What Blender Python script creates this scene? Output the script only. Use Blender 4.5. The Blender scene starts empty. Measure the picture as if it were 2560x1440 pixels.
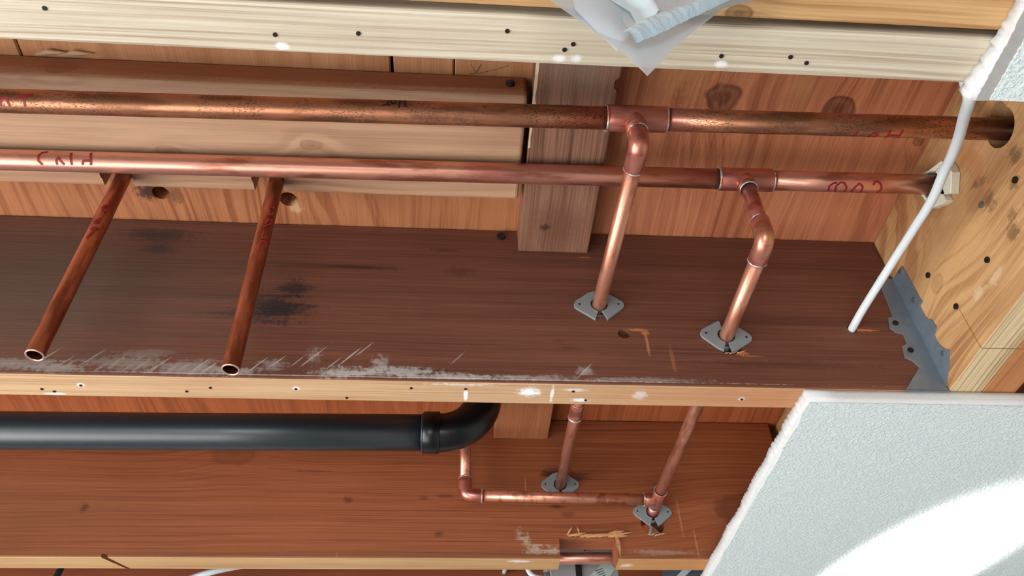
import bpy, bmesh, math, random
from mathutils import Vector, Matrix

# ------------------------------------------------------------------ camera
H, D = 0.4987, 0.2358            # camera to joist underside, joist depth (m)
ZJ = 2.40                        # height of the joist undersides above the floor
Z0 = ZJ - H                      # camera height; all measures below are camera based
ZT = H + D
YA, YB, YC, YD = 0.2561, 0.6602, 1.0666, 1.4730
XR = 0.5274
TJ = 0.0365

sc = bpy.context.scene
col = sc.collection
cam_d = bpy.data.cameras.new('camera')
cam = bpy.data.objects.new('camera', cam_d)
col.objects.link(cam)
cam_d.sensor_width = 36.0
cam_d.lens = 27.98
cam_d.clip_start = 0.02
rx = Vector((0.99746247, -0.06599556, -0.02670599))
ux = Vector((-0.02645921, -0.69188186, 0.72152574))
fx = Vector((0.06609488, 0.71898823, 0.69187238))
m3 = Matrix((rx, ux, -fx)).transposed()
cam.matrix_world = Matrix.Translation((0, 0, Z0)) @ m3.to_4x4()
sc.camera = cam

# ------------------------------------------------------------------ light
sc.view_settings.view_transform = 'Standard'
sc.view_settings.look = 'None'
sc.view_settings.gamma = 1.0
sc.view_settings.exposure = 0.0
sc.view_settings.use_curve_mapping = False
try:
    sc.cycles.use_denoising = True
    sc.cycles.max_bounces = 4
    sc.cycles.diffuse_bounces = 2
    sc.cycles.glossy_bounces = 2
    sc.cycles.transparent_max_bounces = 6
    sc.cycles.use_adaptive_sampling = True
    sc.cycles.adaptive_threshold = 0.10
    sc.cycles.adaptive_min_samples = 16
    sc.cycles.sample_clamp_indirect = 6.0
    sc.cycles.caustics_reflective = False
    sc.cycles.caustics_refractive = False
except Exception:
    pass
w = bpy.data.worlds.new('world')
sc.world = w
w.use_nodes = True
w.node_tree.nodes['Background'].inputs[0].default_value = (0.75, 0.87, 1.0, 1)
w.node_tree.nodes['Background'].inputs[1].default_value = 1.0


def area_light(name, loc, direction, sx, sy, power, colour):
    d = bpy.data.lights.new(name, 'AREA')
    d.shape = 'RECTANGLE'
    d.size, d.size_y = sx, sy
    d.energy = power
    d.color = colour
    o = bpy.data.objects.new(name, d)
    col.objects.link(o)
    o.location = loc
    o.rotation_euler = Vector(direction).to_track_quat('-Z', 'Z').to_euler()
    return o


# daylight by the tall left window; unseen back window lamp added as frontal fill
area_light('window_daylight', (-2.22, 0.15, 1.02), (1, 0, 0), 1.7, 1.86, 80, (0.94, 0.975, 1.0))
area_light('added_back_fill', (-0.5, -1.92, 1.10), (0, 1, 0), 1.5, 1.4, 34, (0.93, 0.97, 1.0))
# low sun through the left window, lying on the floor and bouncing up to the joists
sn = bpy.data.lights.new('sun', 'SUN')
sn.energy = 34
sn.angle = math.radians(0.6)
sn.color = (1.0, 0.98, 0.95)
sno = bpy.data.objects.new('sun', sn)
col.objects.link(sno)
sno.location = (-4, 0, 5)
sno.rotation_euler = Vector((0.66, -0.14, -0.74)).to_track_quat('-Z', 'Y').to_euler()
# added spotlight standing in for sun thrown up on the ceiling board
sp = bpy.data.lights.new('glint_standin', 'SPOT')
sp.energy = 2600
sp.spot_size = math.radians(6.4)
sp.spot_blend = 0.95
sp.shadow_soft_size = 0.01
sp.color = (1.0, 0.99, 0.96)
spo = bpy.data.objects.new('glint_standin', sp)
col.objects.link(spo)
spo.location = (0.05, 2.90, 1.42)
spo.rotation_euler = (Vector((0.645, 1.065, 2.384)) - Vector(spo.location)).to_track_quat('-Z', 'Y').to_euler()


# ------------------------------------------------------------------ helpers
def lin(r, g, b):
    def f(c):
        c /= 255.0
        return c / 12.92 if c <= 0.04045 else ((c + 0.055) / 1.055) ** 2.4
    return (f(r), f(g), f(b), 1.0)


def props(o, label=None, cat=None, group=None, kind=None):
    if label: o['label'] = label
    if cat: o['category'] = cat
    if group: o['group'] = group
    if kind: o['kind'] = kind
    return o


def empty(name, loc, label=None, cat=None, group=None):
    o = bpy.data.objects.new(name, None)
    col.objects.link(o)
    o.empty_display_size = 0.02
    o.location = (loc[0], loc[1], loc[2] + Z0)
    return props(o, label, cat, group)


def wloc(o):
    v = Vector(o.location)
    while o.parent is not None:
        o = o.parent
        v += Vector(o.location)
    return v


def add(name, verts, faces, mat, parent=None, smooth=False, tri=False, weld=False):
    """one mesh object; verts are camera based"""
    vs = [Vector(v) + Vector((0, 0, Z0)) for v in verts]
    lo = Vector([min(v[i] for v in vs) for i in range(3)])
    hi = Vector([max(v[i] for v in vs) for i in range(3)])
    org = Vector(((lo.x + hi.x) / 2, (lo.y + hi.y) / 2, lo.z))
    me = bpy.data.meshes.new(name)
    me.from_pydata([v - org for v in vs], [], faces)
    me.update()
    if tri or weld:
        bm = bmesh.new()
        bm.from_mesh(me)
        if weld: bmesh.ops.remove_doubles(bm, verts=bm.verts, dist=1e-6)
        if tri: bmesh.ops.triangulate(bm, faces=[f for f in bm.faces if len(f.verts) > 4])
        bmesh.ops.recalc_face_normals(bm, faces=bm.faces)
        bm.to_mesh(me)
        bm.free()
    if smooth:
        for pl in me.polygons: pl.use_smooth = True
    if mat: me.materials.append(mat)
    o = bpy.data.objects.new(name, me)
    col.objects.link(o)
    if parent is not None:
        o.parent = parent
        o.location = org - wloc(parent)
    else:
        o.location = org
    return o


def box_geo(x0, x1, y0, y1, z0, z1):
    v = [(x, y, z) for x in (x0, x1) for y in (y0, y1) for z in (z0, z1)]
    f = [(0, 1, 3, 2), (4, 6, 7, 5), (0, 4, 5, 1), (2, 3, 7, 6), (0, 2, 6, 4), (1, 5, 7, 3)]
    return v, f


def bevel_mesh(o, off, seg=2, limit=30):
    bm = bmesh.new()
    bm.from_mesh(o.data)
    es = [e for e in bm.edges if len(e.link_faces) == 2 and e.calc_face_angle(0) > math.radians(limit)]
    bmesh.ops.bevel(bm, geom=es, offset=off, segments=seg, profile=0.5, affect='EDGES', clamp_overlap=True)
    bm.to_mesh(o.data)
    bm.free()


def box(name, x0, x1, y0, y1, z0, z1, mat, parent=None, bev=0.0, seg=2):
    v, f = box_geo(x0, x1, y0, y1, z0, z1)
    o = add(name, v, f, mat, parent)
    if bev: bevel_mesh(o, bev, seg)
    return o


def frames(path):
    P = [Vector(p) for p in path]
    n = len(P)
    T = []
    for i in range(n):
        a = P[max(i - 1, 0)]
        b = P[min(i + 1, n - 1)]
        T.append((b - a).normalized())
    ref = Vector((0, 0, 1)) if abs(T[0].z) < 0.9 else Vector((0, 1, 0))
    N = [(ref - T[0] * ref.dot(T[0])).normalized()]
    for i in range(1, n):
        v = N[-1] - T[i] * N[-1].dot(T[i])
        N.append(v.normalized())
    return P, T, N


def tube_geo(path, r, seg=20, caps=True, flat=1.0):
    P, T, N = frames(path)
    rs = r if isinstance(r, (list, tuple)) else [r] * len(P)
    v, f = [], []
    for p, t, nn, rr in zip(P, T, N, rs):
        b = t.cross(nn)
        for k in range(seg):
            a = 2 * math.pi * k / seg
            v.append(p + nn * (math.cos(a) * rr) + b * (math.sin(a) * rr * flat))
    for i in range(len(P) - 1):
        for k in range(seg):
            k2 = (k + 1) % seg
            f.append((i * seg + k, i * seg + k2, (i + 1) * seg + k2, (i + 1) * seg + k))
    if caps:
        f.append(tuple(reversed(range(seg))))
        f.append(tuple(range((len(P) - 1) * seg, len(P) * seg)))
    return v, f


def tube(name, path, r, mat, parent=None, seg=20, caps=True, flat=1.0):
    v, f = tube_geo(path, r, seg, caps, flat)
    o = add(name, v, f, mat, parent)
    for pl in o.data.polygons:
        pl.use_smooth = len(pl.vertices) == 4
    return o


def fillet(pts, rad, n=10):
    P = [Vector(p) for p in pts]
    out = [P[0]]
    for i in range(1, len(P) - 1):
        a, b, c = P[i - 1], P[i], P[i + 1]
        u, w_ = (a - b).normalized(), (c - b).normalized()
        ang = u.angle(w_)
        t = min(rad / math.tan(ang / 2), (a - b).length * 0.49, (c - b).length * 0.49)
        p0, p2 = b + u * t, b + w_ * t
        for k in range(n + 1):
            s = k / n
            out.append((1 - s) ** 2 * p0 + 2 * s * (1 - s) * b + s * s * p2)
    out.append(P[-1])
    return out


def spline(pts, n=10):
    P = [Vector(p) for p in pts]
    P = [P[0] * 2 - P[1]] + P + [P[-1] * 2 - P[-2]]
    out = []
    for i in range(1, len(P) - 2):
        for k in range(n):
            t = k / n
            a, b, c, d = P[i - 1], P[i], P[i + 1], P[i + 2]
            out.append(0.5 * ((2 * b) + (c - a) * t + (2 * a - 5 * b + 4 * c - d) * t * t + (3 * b - a - 3 * c + d) * t ** 3))
    out.append(P[-2])
    return out


def ring_geo(c, axis, R, r, seg=24, sub=8):
    ax = Vector(axis).normalized()
    ref = Vector((0, 0, 1)) if abs(ax.z) < 0.9 else Vector((0, 1, 0))
    e1 = (ref - ax * ref.dot(ax)).normalized()
    e2 = ax.cross(e1)
    c = Vector(c)
    v, f = [], []
    for i in range(seg):
        a = 2 * math.pi * i / seg
        d = e1 * math.cos(a) + e2 * math.sin(a)
        for j in range(sub):
            b = 2 * math.pi * j / sub
            v.append(c + d * (R + r * math.cos(b)) + ax * (r * 1.3 * math.sin(b)))
    for i in range(seg):
        for j in range(sub):
            i2, j2 = (i + 1) % seg, (j + 1) % sub
            f.append((i * sub + j, i2 * sub + j, i2 * sub + j2, i * sub + j2))
    return v, f


def solder(c, axis, R, parent, r=0.0009):
    v, f = ring_geo(c, axis, R, r)
    return add('solder_joint', v, f, M['solder'], parent, smooth=True)


def prism_geo(poly, basis):
    """poly: 2D outline; basis(u, v, d) -> point, d in {0, 1}"""
    n = len(poly)
    v = [basis(a, b, 0) for a, b in poly] + [basis(a, b, 1) for a, b in poly]
    f = [tuple(range(n)), tuple(reversed(range(n, 2 * n)))]
    for i in range(n):
        j = (i + 1) % n
        f.append((i, i + n, j + n, j))
    return v, f


def prism(name, poly, basis, mat, parent=None, bev=0.0):
    v, f = prism_geo(poly, basis)
    o = add(name, v, f, mat, parent, tri=True)
    if bev: bevel_mesh(o, bev, 1, 50)
    return o


def cyl_geo(c, axis, r, ln, seg=24):
    c, ax = Vector(c), Vector(axis).normalized()
    return tube_geo([c - ax * ln / 2, c + ax * ln / 2], r, seg)


def cut(o, geos):
    """boolean difference with a list of (verts, faces), camera based"""
    for v, f in geos:
        me = bpy.data.meshes.new('cutter')
        me.from_pydata([Vector(p) + Vector((0, 0, Z0)) for p in v], [], f)
        bm = bmesh.new(); bm.from_mesh(me)
        bmesh.ops.recalc_face_normals(bm, faces=bm.faces)
        bm.to_mesh(me); bm.free()
        c = bpy.data.objects.new('cutter', me)
        col.objects.link(c)
        md = o.modifiers.new('cut', 'BOOLEAN')
        md.operation = 'DIFFERENCE'
        md.solver = 'EXACT'
        md.object = c
        bpy.context.view_layer.update()
        dg = bpy.context.evaluated_depsgraph_get()
        new = bpy.data.meshes.new_from_object(o.evaluated_get(dg))
        old = o.data
        o.modifiers.clear()
        new.name = old.name
        o.data = new
        bpy.data.meshes.remove(old)
        bpy.data.objects.remove(c)
        bpy.data.meshes.remove(me)


def copy_tree(o, parent=None):
    c = o.copy()
    col.objects.link(c)
    if parent is not None: c.parent = parent
    for ch in list(o.children): copy_tree(ch, c)
    return c


# ------------------------------------------------------------------ materials
class G:
    def __init__(s, name):
        s.m = bpy.data.materials.new(name)
        s.m.use_nodes = True
        s.t = s.m.node_tree
        s.b = s.t.nodes['Principled BSDF']
        s.out = s.t.nodes['Material Output']
        s.geo = s.t.nodes.new('ShaderNodeNewGeometry')
        s.P = s.geo.outputs['Position']

    def _in(s, sock, v):
        if hasattr(v, 'is_output'): s.t.links.new(v, sock)
        else: sock.default_value = v

    def ma(s, op, a, b=0.0, c=0.0, clamp=False):
        n = s.t.nodes.new('ShaderNodeMath'); n.operation = op; n.use_clamp = clamp
        s._in(n.inputs[0], a); s._in(n.inputs[1], b); s._in(n.inputs[2], c)
        return n.outputs[0]

    def vm(s, op, a, b=(0, 0, 0)):
        if op == 'SCALE_Z':
            n = s.t.nodes.new('ShaderNodeVectorMath'); n.operation = 'DOT_PRODUCT'
            s._in(n.inputs[0], a); n.inputs[1].default_value = (0, 0, 1)
            c = s.t.nodes.new('ShaderNodeCombineXYZ')
            s._in(c.inputs[0], s.ma('MULTIPLY', n.outputs['Value'], b))
            return c.outputs[0]
        n = s.t.nodes.new('ShaderNodeVectorMath'); n.operation = op
        s._in(n.inputs[0], a); s._in(n.inputs[1], b)
        return n.outputs['Value'] if op in ('LENGTH', 'DISTANCE', 'DOT_PRODUCT') else n.outputs[0]

    def noise(s, vec, scale, detail=3.0, rough=0.55):
        n = s.t.nodes.new('ShaderNodeTexNoise')
        s._in(n.inputs['Vector'], vec)
        n.inputs['Scale'].default_value = scale
        n.inputs['Detail'].default_value = detail
        n.inputs['Roughness'].default_value = rough
        return n.outputs['Fac']

    def noise2(s, vec, scale, detail=2.0, rough=0.55):
        o = s.noise(vec, scale, detail, rough)
        o.node.noise_dimensions = '2D'
        return o.node.outputs[0]

    def mix(s, f, a, b):
        n = s.t.nodes.new('ShaderNodeMix'); n.data_type = 'RGBA'; n.clamp_factor = True
        s._in(n.inputs[0], f); s._in(n.inputs[6], a); s._in(n.inputs[7], b)
        return n.outputs[2]

    def smooth(s, v, lo, hi, a=0.0, b=1.0):
        n = s.t.nodes.new('ShaderNodeMapRange'); n.interpolation_type = 'SMOOTHSTEP'
        s._in(n.inputs[0], v)
        for i, q in enumerate((lo, hi, a, b)): n.inputs[i + 1].default_value = q
        return n.outputs[0]

    def scale(s, vec, v): return s.vm('MULTIPLY', vec, v)

    def bump(s, h, strength, dist):
        n = s.t.nodes.new('ShaderNodeBump')
        n.inputs['Strength'].default_value = strength
        n.inputs['Distance'].default_value = dist
        s._in(n.inputs['Height'], h)
        s.t.links.new(n.outputs[0], s.b.inputs['Normal'])

    def set(s, **k):
        for a, v in k.items(): s._in(s.b.inputs[a.replace('_', ' ')], v)
        return s.m

    def blobs(s, colr, blobs, stretch=(10, 220, 220)):
        """stains and smears with a shape of their own: (cx, cy, cz), (rx, ry, rz), colour, strength, soft, ragged"""
        if not blobs: return colr
        nz = s.noise(s.scale(s.P, stretch), 1.0, 2.0, 0.65)
        nf = s.noise(s.P, 180.0, 3.0, 0.7)
        rag = s.ma('ADD', s.ma('SUBTRACT', nz, 0.5), s.ma('SUBTRACT', nf, 0.5))
        for bl in blobs:
            c, r, cl, st, soft, rg = bl[:6]
            q = s.vm('SUBTRACT', s.P, (c[0], c[1], c[2] + Z0))
            if len(bl) > 6:                                  # slanted smear: x runs with z
                q = s.vm('ADD', q, s.vm('SCALE_Z', q, bl[6]))
            d = s.vm('LENGTH', s.vm('DIVIDE', q, r))
            d = s.ma('MULTIPLY_ADD', rag, rg, d)
            mk = s.smooth(d, 1.0, 1.0 - soft, 0.0, st)
            colr = s.mix(mk, colr, cl)
        return colr


def wood(name, light, dark, axis='X', pith=(0.3, -0.4), freq=900.0, rc=0.35, fc=0.5, bc=0.5,
         warp=0.012, rough=0.62, bump=0.25, blobs=(), knots=(), spec=0.35, blotch=5.0, lines=1.0, kst=0.62):
    g = G(name)
    ia = {'X': 0, 'Y': 1, 'Z': 2}[axis]
    sx = [60.0] * 3; sx[ia] = 2.0
    lo = [9.0] * 3; lo[ia] = 2.2
    fb = [520.0] * 3; fb[ia] = 9.0
    sep = g.t.nodes.new('ShaderNodeSeparateXYZ'); g._in(sep.inputs[0], g.P)
    oth = [i for i in range(3) if i != ia]
    a, b = sep.outputs[oth[0]], sep.outputs[oth[1]]
    da = g.ma('SUBTRACT', a, pith[0]); db = g.ma('SUBTRACT', b, pith[1] + (Z0 if oth[1] == 2 else 0))
    dist = g.ma('SQRT', g.ma('ADD', g.ma('MULTIPLY', da, da), g.ma('MULTIPLY', db, db)))
    wn = g.noise(g.scale(g.P, lo), 1.0, 1.0, 0.5)
    v = g.ma('MULTIPLY_ADD', wn, warp, dist)
    kmask = None
    for (kc, kr, ks) in knots:
        st = [1.0, 1.0, 1.0]; st[ia] = kst
        d = g.vm('LENGTH', g.vm('MULTIPLY', g.vm('SUBTRACT', g.P, (kc[0], kc[1], kc[2] + Z0)), tuple(st)))
        e = g.ma('EXPONENT', g.ma('MULTIPLY', g.ma('MULTIPLY', d, d), -1.0 / (2.2 * kr) ** 2))
        v = g.ma('MULTIPLY_ADD', e, kr * 0.9, v)
        dk = g.ma('MULTIPLY_ADD', g.ma('SUBTRACT', g.noise(g.P, 60.0, 0.0, 0.5), 0.5), kr * 0.5, d)
        mk = g.smooth(dk, kr, kr * 0.78, 0.0, ks)
        mk = g.ma('MULTIPLY', mk, g.ma('MULTIPLY_ADD', g.ma('SINE', g.ma('MULTIPLY', dk, 9.0 / kr)), 0.16, 0.84))
        kmask = mk if kmask is None else g.ma('MAXIMUM', kmask, mk)
    md = [70.0] * 3; md[ia] = 1.6
    v = g.ma('MULTIPLY_ADD', g.noise(g.scale(g.P, md), 1.0, 0.0, 0.5), 0.004, v)
    cx = g.t.nodes.new('ShaderNodeCombineXYZ')
    g._in(cx.inputs[0], g.ma('MULTIPLY', v, freq * 0.30)); g._in(cx.inputs[1], g.ma('MULTIPLY', sep.outputs[ia], 1.3))
    wv = g.smooth(g.noise2(cx.outputs[0], 1.0, 2.0, 0.55), 0.38, 0.66)
    wv = g.ma('POWER', wv, lines * 0.7)
    wv = g.ma('MULTIPLY', wv, g.smooth(g.noise(g.P, 7.0, 0.0, 0.5), 0.25, 0.65, 0.45, 1.0))
    fib = g.noise(g.scale(g.P, fb), 1.0, 1.5, 0.6)
    med = g.noise(g.scale(g.P, sx), 1.0, 2.0, 0.6)
    blo = g.noise(g.P, blotch, 1.5, 0.55)
    f = g.ma('MULTIPLY_ADD', g.ma('SUBTRACT', wv, 0.5), -rc, 0.55)
    f = g.ma('MULTIPLY_ADD', g.ma('SUBTRACT', fib, 0.5), fc, f)
    f = g.ma('MULTIPLY_ADD', g.ma('SUBTRACT', med, 0.5), fc, f)
    f = g.ma('MULTIPLY_ADD', g.ma('SUBTRACT', blo, 0.5), bc, f, clamp=True)
    c = g.mix(f, dark, light)
    if kmask is not None:
        kd = tuple(x * 0.32 for x in dark[:3]) + (1,)
        ring = g.ma('MULTIPLY_ADD', wv, 0.15, 0.75)
        c = g.mix(g.ma('MULTIPLY', kmask, g.ma('ADD', ring, 0.15), clamp=True), c, kd)
    st = [150.0] * 3; st[ia] = 9.0
    c = g.blobs(c, blobs, tuple(st))
    g.bump(fib, bump, 0.0012)
    return g.set(Base_Color=c, Roughness=rough, **{'Specular_IOR_Level': spec})


def plain(name, c, rough=0.5, metal=0.0, var=0.15, nscale=60.0, bump=0.0, spec=0.5):
    g = G(name)
    n = g.noise(g.P, nscale, 3.0, 0.6)
    c2 = tuple(x * (1 - var * 2) for x in c[:3]) + (1,)
    cc = g.mix(n, c2, tuple(min(1, x * (1 + var)) for x in c[:3]) + (1,))
    if bump: g.bump(n, bump, 0.001)
    return g.set(Base_Color=cc, Roughness=rough, Metallic=metal, **{'Specular_IOR_Level': spec})


def copper(name, base, tarn, amount, speck=0.0, pink=(), rough=0.3, axis='X', metal=0.72):
    g = G(name)
    st = [70.0] * 3; st['XYZ'.index(axis)] = 14.0
    n = g.noise(g.scale(g.P, st), 1.0, 4.0, 0.6)
    c = g.mix(g.smooth(n, 0.62 - amount * 0.4, 0.75 - amount * 0.3), base, tarn)
    ro = g.ma('MULTIPLY_ADD', n, 0.22, rough - 0.08)
    if pink: c = g.blobs(c, pink, (60, 60, 60))
    if speck:
        ss = [520.0] * 3; ss['XYZ'.index(axis)] = 240.0
        n2 = g.noise(g.scale(g.P, ss), 1.6, 3.0, 0.7)
        n3 = g.noise(g.P, 22.0, 3.0, 0.6)
        mk = g.ma('MULTIPLY', g.smooth(n2, 0.46, 0.66), g.smooth(n3, 0.36, 0.58, 0.0, speck))
        c = g.mix(mk, c, (0.085, 0.052, 0.028, 1))
        ro = g.ma('MULTIPLY_ADD', mk, 0.3, ro)
    return g.set(Base_Color=c, Roughness=ro, Metallic=metal)


M = {}
SMEAR = lin(196, 190, 182)
BLUEBLACK = lin(34, 32, 36)
FRESH = lin(196, 126, 78)
PLASTER = lin(250, 249, 248)

M['joist_a'] = wood('pale_fir', lin(216, 202, 178), lin(166, 140, 112), pith=(-0.9, 0.9), freq=1350, rc=0.52, fc=0.9, bc=0.35, lines=2.2, warp=0.010,
                    blobs=[((x, y, H), (0.006, 0.004, 0.02), PLASTER, 0.75, 0.7, 0.9) for x, y in
                           ((-0.1249, 0.2864), (0.0650, 0.2862), (0.0771, 0.2859), (0.1802, 0.2847))])
M['joist_a2'] = wood('orange_fir', lin(216, 172, 118), lin(166, 112, 66), pith=(-0.6, 0.8), freq=520, rc=0.6, fc=0.8, bc=0.5, warp=0.03, lines=1.8,
                     knots=[((0.182, 0.247, H), 0.007, 0.7)])
bf = []
for x, z, a, b, s in ((-0.36, 0.706, .055, .016, .85), (-0.35, 0.684, .026, .012, .75), (-0.20, 0.596, .048, .030, .95), (-0.185, 0.625, .022, .020, .8), (-0.23, 0.586, .05, .008, .6)):
    bf.append(((x, YB, z), (a, .02, b), BLUEBLACK, s, 0.75, 1.6))
for x, z, a, b, s in ((-0.45, .512, .05, .010, .55), (-0.40, .508, .04, .008, .6), (-0.34, .515, .05, .014, .4), (-0.27, .511, .045, .012, .42), (-0.22, .507, .03, .006, .5),
                      (-0.11, .508, .05, .008, .75), (-0.06, .510, .045, .009, .7), (0.0, .507, .04, .005, .6), (-0.02, .506, .09, .004, .6), (0.08, .507, .07, .005, .5), (-0.15, .530, .01, .012, .3),
                      (0.135, .516, .010, .008, .5), (-0.08, .520, .012, .012, .5), (0.2, .506, .08, .004, .35), (-0.32, .527, .035, .010, .22), (-0.19, .515, .02, .010, .4)):
    bf.append(((x, YB, z), (a, .02, b), SMEAR, s, 0.8, 1.9))
for x, z, a, b, s in ((0.199, .5755, .016, .0035, .9), (0.207, .5725, .006, .004, .9), (0.2075, .556, .0022, .018, .8), (0.232, .535, .003, .024, .35), (0.46, .5832, .022, .0022, .9), (0.31, .545, .012, .004, .8), (0.322, .5415, .016, .0012, .7), (0.15, .69, .01, .0015, .6)):
    bf.append(((x, YB, z), (a, .004, b), FRESH, s, 0.6, 1.1))
for x, z, a, b, s in ((-0.115, .662, .055, .006, .6), (-0.02, .695, .03, .004, .5), (0.0, .66, .03, .012, .35), (0.36, .53, .16, .010, .35), (0.12, .548, .02, .003, .4), (0.11, .557, .01, .003, .4)):
    bf.append(((x, YB, z), (a, .02, b), lin(52, 24, 16), s, 0.9, 1.5))
for x, z, ln, s_ in ((-0.415, .522, .014, .7), (-0.372, .520, .016, .6), (-0.395, .516, .010, .5), (-0.30, .516, .012, .5), (-0.262, .514, .012, .55), (-0.252, .512, .010, .5), (-0.205, .516, .012, .65), (-0.186, .520, .014, .6), (-0.150, .528, .020, .5), (-0.165, .522, .012, .4), (-0.112, .530, .016, .65), (-0.098, .540, .012, .5), (-0.128, .52, .012, .4), (-0.345, .518, .012, .4), (0.133, .515, .014, .6), (0.0, .53, .012, .3)):
    bf.append(((x, YB, z), (.0016, .02, ln), lin(206, 200, 192), s_, 0.7, 0.9, -0.85))
for x0_ in (-0.43, -0.36, -0.29):
    for k_ in range(5): bf.append(((x0_ + k_ * .013, YB, .508 + (k_ % 2) * .004), (.0035, .02, .009), lin(186, 178, 168), .4, .8, 1.2, -0.9))
bf.append(((-0.05, YB, .5035), (.5, .02, .0010), lin(214, 210, 204), .6, .6, 1.3))
bf.append(((-0.47, YB, 0.62), (0.36, .03, 0.20), lin(92, 74, 64), 0.8, 0.95, 0.7))
bb = [((0.40, YB + .02, H), (.36, .05, .01), lin(196, 128, 84), .75, .9, .4), ((0.0768, YB + .015, H), (.016, .011, .004), PLASTER, .95, .7, 1.3), ((0.0097, YB + .022, H), (.003, .012, .004), PLASTER, .9, .5, .8),
      ((0.1005, YB + .018, H), (.0025, .016, .004), PLASTER, .8, .5, .9), ((0.194, YB + .016, H), (.010, .012, .004), PLASTER, .45, .8, 1.6), ((0.131, YB + .027, H), (.012, .004, .004), PLASTER, .85, .6, 1.1),
      ((0.125, YB + .010, H), (.016, .003, .004), PLASTER, .5, .6, 1.4), ((0.305, YB + .02, H), (.005, .004, .004), PLASTER, .7, .6, 1.), ((-0.38, YB + .016, H), (.005, .004, .004), PLASTER, .9, .5, .6), ((-0.165, YB + .016, H), (.005, .004, .004), PLASTER, .8, .5, .6),
      ((0.0, YB + .004, H), (.05, .003, .004), PLASTER, .45, .7, 1.8), ((-0.41, YB + .032, H), (.014, .003, .004), PLASTER, .6, .6, 1.)]
M['joist_b'] = wood('brown_fir', lin(134, 84, 64), lin(86, 50, 38), pith=(0.9, 2.6), freq=1150, rc=0.18, fc=0.9, bc=0.55, rough=0.6, blobs=bf, spec=0.3, blotch=4.0)
M['joist_b_edge'] = wood('sawn_edge_fir', lin(214, 174, 132), lin(172, 126, 88), pith=(-1.2, 0.9), freq=1500, rc=0.5, fc=1.0, lines=2.0, bc=0.5, blobs=bb)
cf = []
for x, z, a, b, s in ((0.160, .640, .022, .012, .55), (0.145, .632, .018, .016, .7), (0.185, .630, .030, .010, .5), (0.150, .590, .028, .008, .95), (0.152, .580, .016, .006, .6), (-0.012, .596, .022, .004, .5), (-0.045, .592, .010, .006, .4)):
    cf.append(((x, YC, z), (a, .02, b), lin(30, 18, 14), s, 0.8, 1.7))
for x, z, a, b, s in ((0.118, .513, .020, .010, .6), (0.142, .511, .016, .009, .6), (0.105, .525, .008, .016, .4), (0.095, .535, .006, .012, .3), (0.30, .509, .05, .006, .28)):
    cf.append(((x, YC, z), (a, .02, b), lin(215, 205, 180), s, 0.8, 2.0))
for x, z, a, b, s in ((0.1076, .606, .0016, .030, .6), (0.335, .565, .0018, .04, .5), (0.352, .525, .002, .03, .55), (-0.16, .503, .002, .006, .5)):
    cf.append(((x, YC, z), (a, .02, b), lin(206, 140, 90), s, 0.6, 1.2))
cf.append(((-0.62, YC, 0.57), (0.42, .03, 0.13), lin(116, 78, 50), 0.45, 0.95, 0.5))
cf.append(((-0.1, YC, 0.502), (0.9, .03, 0.014), lin(112, 80, 56), 0.45, 0.9, 0.6))
for x, z, a, b, s in ((-0.522, .572, .008, .010, .6), (-0.154, .588, .010, .008, .5), (-0.21, .635, .045, .0012, .8), (-0.02, .535, .01, .006, .5), (0.02, .524, .07, .0015, .4), (0.168, .568, .014, .008, .4)):
    cf.append(((x, YC, z), (a, .02, b), lin(58, 30, 20), s, 0.7, 1.1))
M['joist_c'] = wood('reddish_fir', lin(172, 100, 62), lin(124, 64, 38), pith=(0.9, 2.2), freq=1100, rc=0.42, fc=0.7, bc=0.35, lines=1.6, warp=0.02, rough=0.6, blobs=cf, spec=0.3,
                    knots=[((-0.335, YC, 0.662), 0.022, 0.35), ((0.445, YC, 0.575), 0.035, 0.5)])
M['joist_c_edge'] = wood('sawn_edge_fir_far', lin(208, 166, 116), lin(168, 122, 80), pith=(-1.0, 1.0), freq=1100, rc=0.45, fc=0.9, lines=1.6, bc=0.5,
                         blobs=[((0.35, YC + .02, H), (.30, .06, .01), lin(196, 128, 70), .7, .9, .4), ((0.095, YC + .008, H), (.02, .006, .004), PLASTER, .6, .6, 1.5), ((0.25, YC + .02, H), (.012, .008, .004), PLASTER, .45, .7, 1.6)])
M['joist_d'] = wood('far_fir', lin(150, 84, 52), lin(112, 56, 34), pith=(2.0, 0.6), freq=600, rc=0.25)
M['ply_left'] = wood('plywood_left', lin(192, 124, 82), lin(146, 84, 50), axis='Y', pith=(-1.6, 0.7), freq=360, rc=0.65, fc=0.9, bc=0.6, warp=0.14, lines=3.0, blotch=9,
                     blobs=[((-0.362, .617, ZT), (.020, .016, .02), lin(20, 14, 12), .85, .7, 1.2), ((-0.335, .622, ZT), (.012, .02, .02), lin(60, 36, 24), .5, .8, 1.2),
                            ((-0.198, .634, ZT), (.010, .012, .02), lin(226, 186, 140), .7, .6, 1.5)])
M['ply_mid'] = wood('plywood_strip', lin(206, 148, 104), lin(168, 106, 66), axis='Y', pith=(0.9, 1.2), freq=230, rc=0.4, fc=0.7, bc=0.6, warp=0.05, lines=1.5)
M['ply_right'] = wood('plywood_right', lin(212, 136, 96), lin(158, 88, 58), axis='Y', pith=(-0.8, 0.8), freq=400, rc=0.50, fc=1.0, bc=0.7, warp=0.12, lines=2.4, blotch=9, kst=1.0,
                      knots=[((0.278, 0.4590, ZT), 0.0225, 0.92), ((0.409, 0.4700, ZT), 0.0215, 0.92), ((0.517, .5045, ZT), 0.008, 0.7)],
                      blobs=[((0.235, .43, ZT), (.05, .05, .02), lin(206, 150, 96), .45, .9, 1.5), ((0.36, .44, ZT), (.02, .03, .02), lin(206, 150, 96), .45, .9, 1.2)])
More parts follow.
